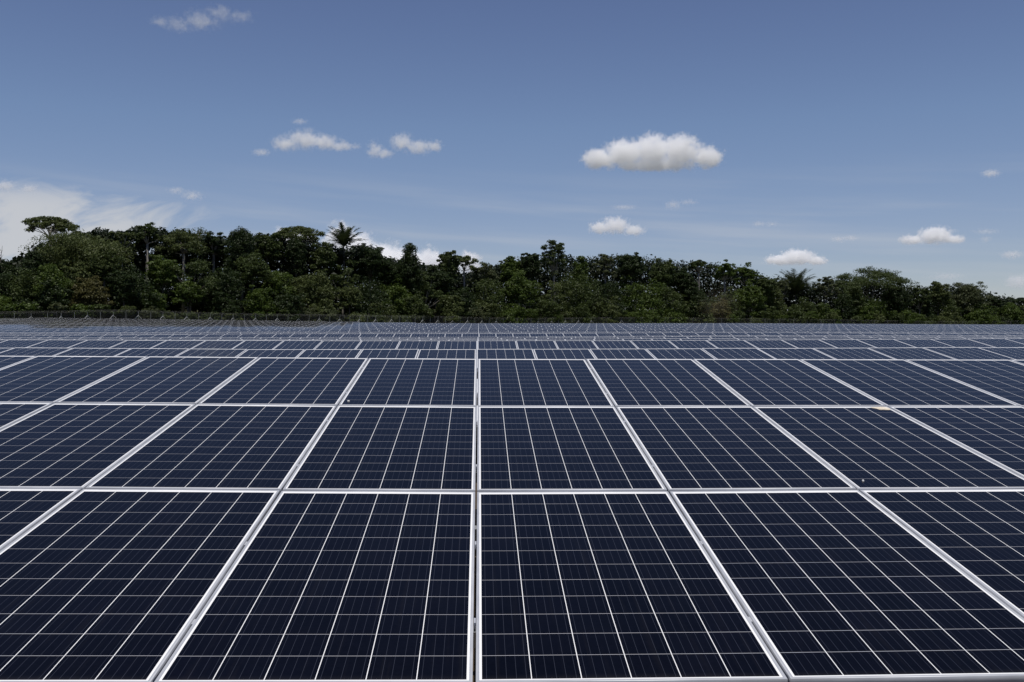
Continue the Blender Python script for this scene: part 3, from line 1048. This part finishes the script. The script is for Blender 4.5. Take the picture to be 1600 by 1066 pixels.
# dark depth of the wood behind the edge: one mass
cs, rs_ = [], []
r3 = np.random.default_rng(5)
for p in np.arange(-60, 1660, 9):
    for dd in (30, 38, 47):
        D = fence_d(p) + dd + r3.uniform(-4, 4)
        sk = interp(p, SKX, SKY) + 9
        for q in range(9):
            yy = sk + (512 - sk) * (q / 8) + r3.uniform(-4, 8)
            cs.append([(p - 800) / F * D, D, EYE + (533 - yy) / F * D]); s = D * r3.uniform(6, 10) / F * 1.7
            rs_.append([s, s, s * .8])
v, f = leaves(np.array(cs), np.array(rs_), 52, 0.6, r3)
o = mesh_obj('forest_depth', v, f, foliage_mat('shade_darkened_leaves', (0.008, 0.014, 0.005), (0.020, 0.031, 0.010)))  # leaf colour darkened well below the edge trees to paint the hollows' shade
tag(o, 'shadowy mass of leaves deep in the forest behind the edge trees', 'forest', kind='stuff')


# palms
def make_palm(px_, top_y, wpx, dd, trunk_y, label, nfr=17, spread=1.0, seed=3, lo_e=.45):
    D = fence_d(px_) + dd
    x = (px_ - 800) / F * D
    gz = ground_z(x, D)
    ztop = EYE + (533 - top_y) / F * D - gz
    hub = EYE + (533 - trunk_y) / F * D - gz
    L = (ztop - hub) * 1.12
    root = empty('palm_tree', (x, D, gz))
    m = MB(); m.tube([(0, 0, -.3), (.15, 0, hub * .5), (0, 0, hub)], [.24, .18, .16], 8); m.build('trunk', bark, root, shade=True)
    r = random.Random(seed)
    V_, F_ = [], []
    half = wpx / F * D / 2
    for k in range(nfr):
        a = 2 * math.pi * (k * 0.381966 + r.uniform(-.03, .03))
        e = r.uniform(.18, 1.25) if k > 4 else r.uniform(1.0, 1.45)   # start elevation
        e = lo_e + (1.35 - lo_e) * (k / nfr) + r.uniform(-.1, .1)
        pts_ = [Vector((0, 0, hub))]
        n = 12
        l_ = L * r.uniform(.85, 1.05)
        for j in range(n):
            ee = e - spread * 1.0 * (j / n) ** 2.2
            pts_.append(pts_[-1] + Vector((math.cos(a) * math.cos(ee), math.sin(a) * math.cos(ee), math.sin(ee))) * l_ / n)
        for j in range(1, n + 1):
            t = (pts_[j] - pts_[j - 1]).normalized()
            side = t.cross(Vector((0, 0, 1))).normalized()
            upv = side.cross(t)
            for sub in range(3):
                q = pts_[j - 1].lerp(pts_[j], sub / 3)
                ll = L * .26 * (1 - .65 * (j / n) ** 2) * r.uniform(.8, 1.1) * (0.5 if j == 1 else 1)
                for sg in (-1, 1):
                    tip = q + (side * sg * .72 + t * .62 + upv * r.uniform(-.15, .25)).normalized() * ll + Vector((0, 0, -.12 * ll))
                    wv_ = t * .14
                    b = len(V_)
                    V_ += [q - wv_, q + wv_, tip + wv_ * .3, tip - wv_ * .3]
                    F_.append([b, b + 1, b + 2, b + 3])
            b = len(V_)
            wv_ = side * .06 * (1 - .7 * j / n)
            V_ += [pts_[j - 1] - wv_, pts_[j - 1] + wv_, pts_[j] + wv_, pts_[j] - wv_]
            F_.append([b, b + 1, b + 2, b + 3])
    mesh_obj('crown', np.array([tuple(q) for q in V_]), np.array(F_), LEAF['palm'], root)
    tag(root, label, 'palm', 'palms above the forest')


make_palm(537, 346, 48, 26, 384, 'tall palm with spread feathery fronds against the white cloud', 18, 0.8, 3)
make_palm(1243, 418, 34, 22, 460, 'squat bushy palm at right, fronds bunched upright', 34, 0.9, 9, .55)

# bare twigs at the left border
D = fence_d(0) + 20
x = (3 - 800) / F * D
gz = ground_z(x, D)
m = MB()
hz_ = EYE + (533 - 384) / F * D - gz
m.tube([(0, 0, -.3), (-.4, 0, hz_ * .5), (-.3, 0, hz_ * .8), (.1, 0, hz_)], [.16, .1, .07, .02], 6)
for (zz, dx, dz) in ((.82, .5, .9), (.86, -.7, 1.1), (.9, .45, .7), (.75, -.9, 1.0), (.93, -.35, .6)):
    m.tube([(-.25, 0, hz_ * zz), (-.25 + dx, .1, hz_ * zz + dz)], [.05, .012], 5)
root = empty('dead_tree', (x, D, gz))
m.build('trunk', bark, root)
tag(root, 'bare dead treetop of thin twigs at the left edge of the photo', 'dead tree')


# ------------------------------------------------------------------ clouds: real volumes of droplets
def cloud(blobs, dist, label, dens=1.0, base=None, thin=0.0, seed=0, ns=3.9, namp=1.1, soft=0.5, group='small clouds in the sky', name='cloud'):
    """blobs: (px, py, half width px, half height px)"""
    if dens < .6: soft, namp, dens = max(soft, 1.1), max(namp, 1.25), dens * 1.35
    k = dist / F
    cx = sum(b[0] for b in blobs) / len(blobs); cy = sum(b[1] for b in blobs) / len(blobs)
    ctr = Vector(((cx - 800) * k, dist, EYE + (533 - cy) * k))
    Rm = max(b[3] for b in blobs) * k
    bs = [(Vector(((b[0] - cx) * k, 0, (cy - b[1]) * k)), b[2] * k, b[3] * k) for b in blobs]
    # hull
    bm = bmesh.new()
    rj = random.Random(seed)
    for c, a, h in bs:
        bmesh.ops.create_icosphere(bm, subdivisions=2, radius=1.0, matrix=Matrix.Translation(c) @ Matrix.Diagonal((a * 1.22, min(a, h * 1.6) * 1.2, h * 1.25, 1)))
    cl = [v_.co + Vector((rj.uniform(-1, 1), rj.uniform(-1, 1), rj.uniform(-1, 1))) * Rm * .02 for v_ in bm.verts]
    bm.free(); bm = bmesh.new()
    for q in cl: bm.verts.new(q)
    r_ = bmesh.ops.convex_hull(bm, input=bm.verts)
    bmesh.ops.delete(bm, geom=[v_ for v_ in bm.verts if not v_.link_faces], context='VERTS')
    bmesh.ops.recalc_face_normals(bm, faces=bm.faces)
    me = bpy.data.meshes.new(name); bm.to_mesh(me); bm.free()
    o = bpy.data.objects.new(name, me); COL.objects.link(o); o.location = ctr
    m = bpy.data.materials.new('cloud_' + str(seed)); m.use_nodes = True
    t = m.node_tree; t.nodes.clear()
    tcx = nd(t, 'ShaderNodeTexCoord')
    P = tcx.outputs['Object']
    fld = None
    for c, a, h in bs:
        vs = nd(t, 'ShaderNodeVectorMath', operation='SUBTRACT'); t.links.new(P, vs.inputs[0]); vs.inputs[1].default_value = c
        vd = nd(t, 'ShaderNodeVectorMath', operation='DIVIDE'); t.links.new(vs.outputs[0], vd.inputs[0]); vd.inputs[1].default_value = (a, min(a, h * 1.6), h)
        ln = nd(t, 'ShaderNodeVectorMath', operation='LENGTH'); t.links.new(vd.outputs[0], ln.inputs[0])
        x_ = mth(t, 'SUBTRACT', 1.0, ln.outputs['Value'])
        fld = x_ if fld is None else mth(t, 'SMOOTH_MAX', fld, x_, 0.25)
    vsn = nd(t, 'ShaderNodeVectorMath', operation='SCALE'); t.links.new(P, vsn.inputs[0]); vsn.inputs['Scale'].default_value = 1.0 / Rm
    vad = nd(t, 'ShaderNodeVectorMath', operation='ADD'); t.links.new(vsn.outputs[0], vad.inputs[0]); vad.inputs[1].default_value = (seed * 3.7, seed * 1.3, seed * 2.1)
    no = nd(t, 'ShaderNodeTexNoise', i_Scale=ns * .55, i_Detail=9.0, i_Roughness=0.68)
    t.links.new(vad.outputs[0], no.inputs['Vector'])
    x_ = mth(t, 'ADD', fld, mth(t, 'MULTIPLY', mth(t, 'SUBTRACT', no.outputs['Fac'], 0.5 + thin), namp * 2))
    x_ = mth(t, 'SUBTRACT', x_, 0.18)
    den = smooth(t, x_, 0.0, soft)
    den = mth(t, 'MULTIPLY', den, smooth(t, fld, -0.24, -0.05))
    if base is not None:
        sz = nd(t, 'ShaderNodeSeparateXYZ'); t.links.new(P, sz.inputs[0])
        den = mth(t, 'MULTIPLY', den, smooth(t, sz.outputs['Z'], (cy - base - 3) * k, (cy - base + 7) * k))
    pv = nd(t, 'ShaderNodeVolumeScatter')
    pv.inputs['Color'].default_value = (1.0, 1.0, 1.0, 1)
    pv.inputs['Anisotropy'].default_value = 0.0
    t.links.new(mth(t, 'MULTIPLY', den, dens * 2.2 / Rm), pv.inputs['Density'])
    oo = nd(t, 'ShaderNodeOutputMaterial'); t.links.new(pv.outputs[0], oo.inputs['Volume'])
    me.materials.append(m)
    tag(o, label, 'cloud', group)
    return o


cloud([(935, 248, 34, 22), (975, 240, 42, 30), (1018, 236, 40, 32), (1062, 236, 44, 32), (1105, 246, 34, 22), (1020, 258, 100, 14)], 4200,
      'largest bright white puffy cloud with a flat base right of centre', 2.0, base=272, seed=1, soft=.6)
cloud([(446, 224, 32, 18), (476, 218, 40, 22), (505, 222, 40, 18), (535, 229, 34, 12)], 4300, 'white puffy cloud left of centre, tapering to the right', 0.9, base=240, seed=2, thin=.02, soft=.9)
cloud([(586, 234, 18, 20), (600, 240, 22, 12), (628, 222, 28, 20), (655, 230, 36, 16), (680, 228, 18, 14)], 4300, 'ragged white cloud beside the tapering one, in two loose tufts', 0.8, seed=3, thin=.03, namp=1.15, soft=.8)
cloud([(252, 34, 26, 14), (278, 38, 36, 20), (312, 32, 44, 24), (345, 22, 38, 20), (378, 26, 34, 14)], 2800, 'torn thin white cloud at the top left of the sky', 0.42, seed=4, thin=.05, namp=1.3, soft=1.3)
cloud([(938, 356, 26, 14), (962, 352, 32, 18), (990, 360, 26, 12)], 6500, 'small white cloud below the largest cloud', 1.0, base=373, seed=5, thin=.03)
cloud([(1425, 375, 26, 11), (1462, 368, 34, 18), (1490, 374, 24, 10)], 6500, 'white cloud at right trailing grey wisps', 1.3, base=384, seed=6)
cloud([(1218, 407, 30, 12), (1246, 402, 36, 16), (1276, 408, 22, 10)], 7500, 'low flat white cloud just above the squat palm', 1.6, base=416, seed=7)
cloud([(275, 298, 24, 10), (300, 306, 28, 13)], 5200, 'faint pinkish cloud scrap over the veil of cirrus at left', 0.4, seed=8, thin=.06)
cloud([(1052, 320, 24, 12), (1075, 316, 30, 8)], 6000, 'faint thin cloud scrap under the right part of the largest cloud', 0.35, seed=9, thin=.06)
cloud([(1548, 271, 22, 9)], 5200, 'small lone faint cloud high at right', 0.5, seed=10, thin=.02)
cloud([(1186, 350, 20, 8), (1206, 350, 18, 7)], 6500, 'thin grey smudge of cloud above the low flat cloud', 0.22, seed=11, thin=.05)
cloud([(1310, 374, 22, 7), (1330, 372, 20, 7)], 7000, 'grey elongated smudge left of the cloud with trailing wisps', 0.28, seed=12, thin=.03)
cloud([(1540, 362, 36, 8), (1540, 374, 14, 9)], 6500, 'grey wisp trailing right of the white right-hand cloud', 0.25, seed=13, thin=.05)
cloud([(1582, 398, 26, 10)], 7000, 'grey cloud scrap at the right edge of the photo', 0.35, seed=14)
cloud([(408, 238, 20, 8)], 4300, 'tiny faint puff left of the tapering cloud', 0.3, seed=15)
cloud([(468, 190, 18, 7)], 4300, 'tiny faint puff above the tapering cloud', 0.2, seed=16)
cloud([(975, 324, 30, 6)], 6000, 'thin grey streak of cloud left of the faint scrap', 0.2, seed=17)
cloud([(1480, 432, 50, 10)], 8500, 'faint low cloud streak above the forest at right', 0.25, seed=18, thin=.04)
cloud([(1592, 440, 30, 16)], 8500, 'pale low cloud behind the trees at the right edge', 0.5, seed=19)
cloud([(452, 388, 44, 40), (470, 372, 28, 24)], 8000, 'white billowing cloud behind the flat-topped tree', 1.8, seed=20, group='billowing clouds behind the forest')
cloud([(530, 374, 30, 33), (556, 390, 42, 36), (592, 404, 34, 28)], 8000, 'tall white billowing cloud behind the tall palm', 2.0, seed=21, group='billowing clouds behind the forest')
cloud([(640, 414, 46, 30), (672, 410, 30, 30), (610, 406, 36, 34)], 8000, 'white billowing cloud behind the narrow two-knobbed tree', 1.8, seed=22, group='billowing clouds behind the forest')
cloud([(734, 414, 26, 28), (700, 420, 30, 24)], 8000, 'small white billowing cloud behind the little flat-sprayed tree', 1.8, seed=23, group='billowing clouds behind the forest')

cloud([(6, 290, 24, 13), (46, 295, 20, 10)], 5200, 'small white puffs above the veil of cirrus at the left edge', 0.45, seed=24)

# dust hanging in front of the trees right of middle
D = 332
k = D / F
bm = bmesh.new()
bmesh.ops.create_icosphere(bm, subdivisions=3, radius=1.0)
me = bpy.data.meshes.new('dust'); bm.to_mesh(me); bm.free()
o = bpy.data.objects.new('dust', me); COL.objects.link(o)
o.location = ((1122 - 800) * k, D, EYE + (533 - 474) * k); o.scale = (44 * k, 5, 38 * k)
m = bpy.data.materials.new('dust'); m.use_nodes = True; t = m.node_tree; t.nodes.clear()
tcx = nd(t, 'ShaderNodeTexCoord')
ln = nd(t, 'ShaderNodeVectorMath', operation='LENGTH'); t.links.new(tcx.outputs['Object'], ln.inputs[0])
no = nd(t, 'ShaderNodeTexNoise', i_Scale=1.6, i_Detail=4.0); t.links.new(tcx.outputs['Object'], no.inputs['Vector'])
den = mth(t, 'MULTIPLY', smooth(t, ln.outputs['Value'], 1.0, 0.1), smooth(t, no.outputs['Fac'], .35, .7))
pv = nd(t, 'ShaderNodeVolumeScatter'); pv.inputs['Color'].default_value = (0.85, 0.72, 0.55, 1)
t.links.new(mth(t, 'MULTIPLY', den, 0.018), pv.inputs['Density'])
oo = nd(t, 'ShaderNodeOutputMaterial'); t.links.new(pv.outputs[0], oo.inputs['Volume'])
me.materials.append(m)
tag(o, 'thin brown dust hanging before the trees right of middle', 'dust', kind='stuff')
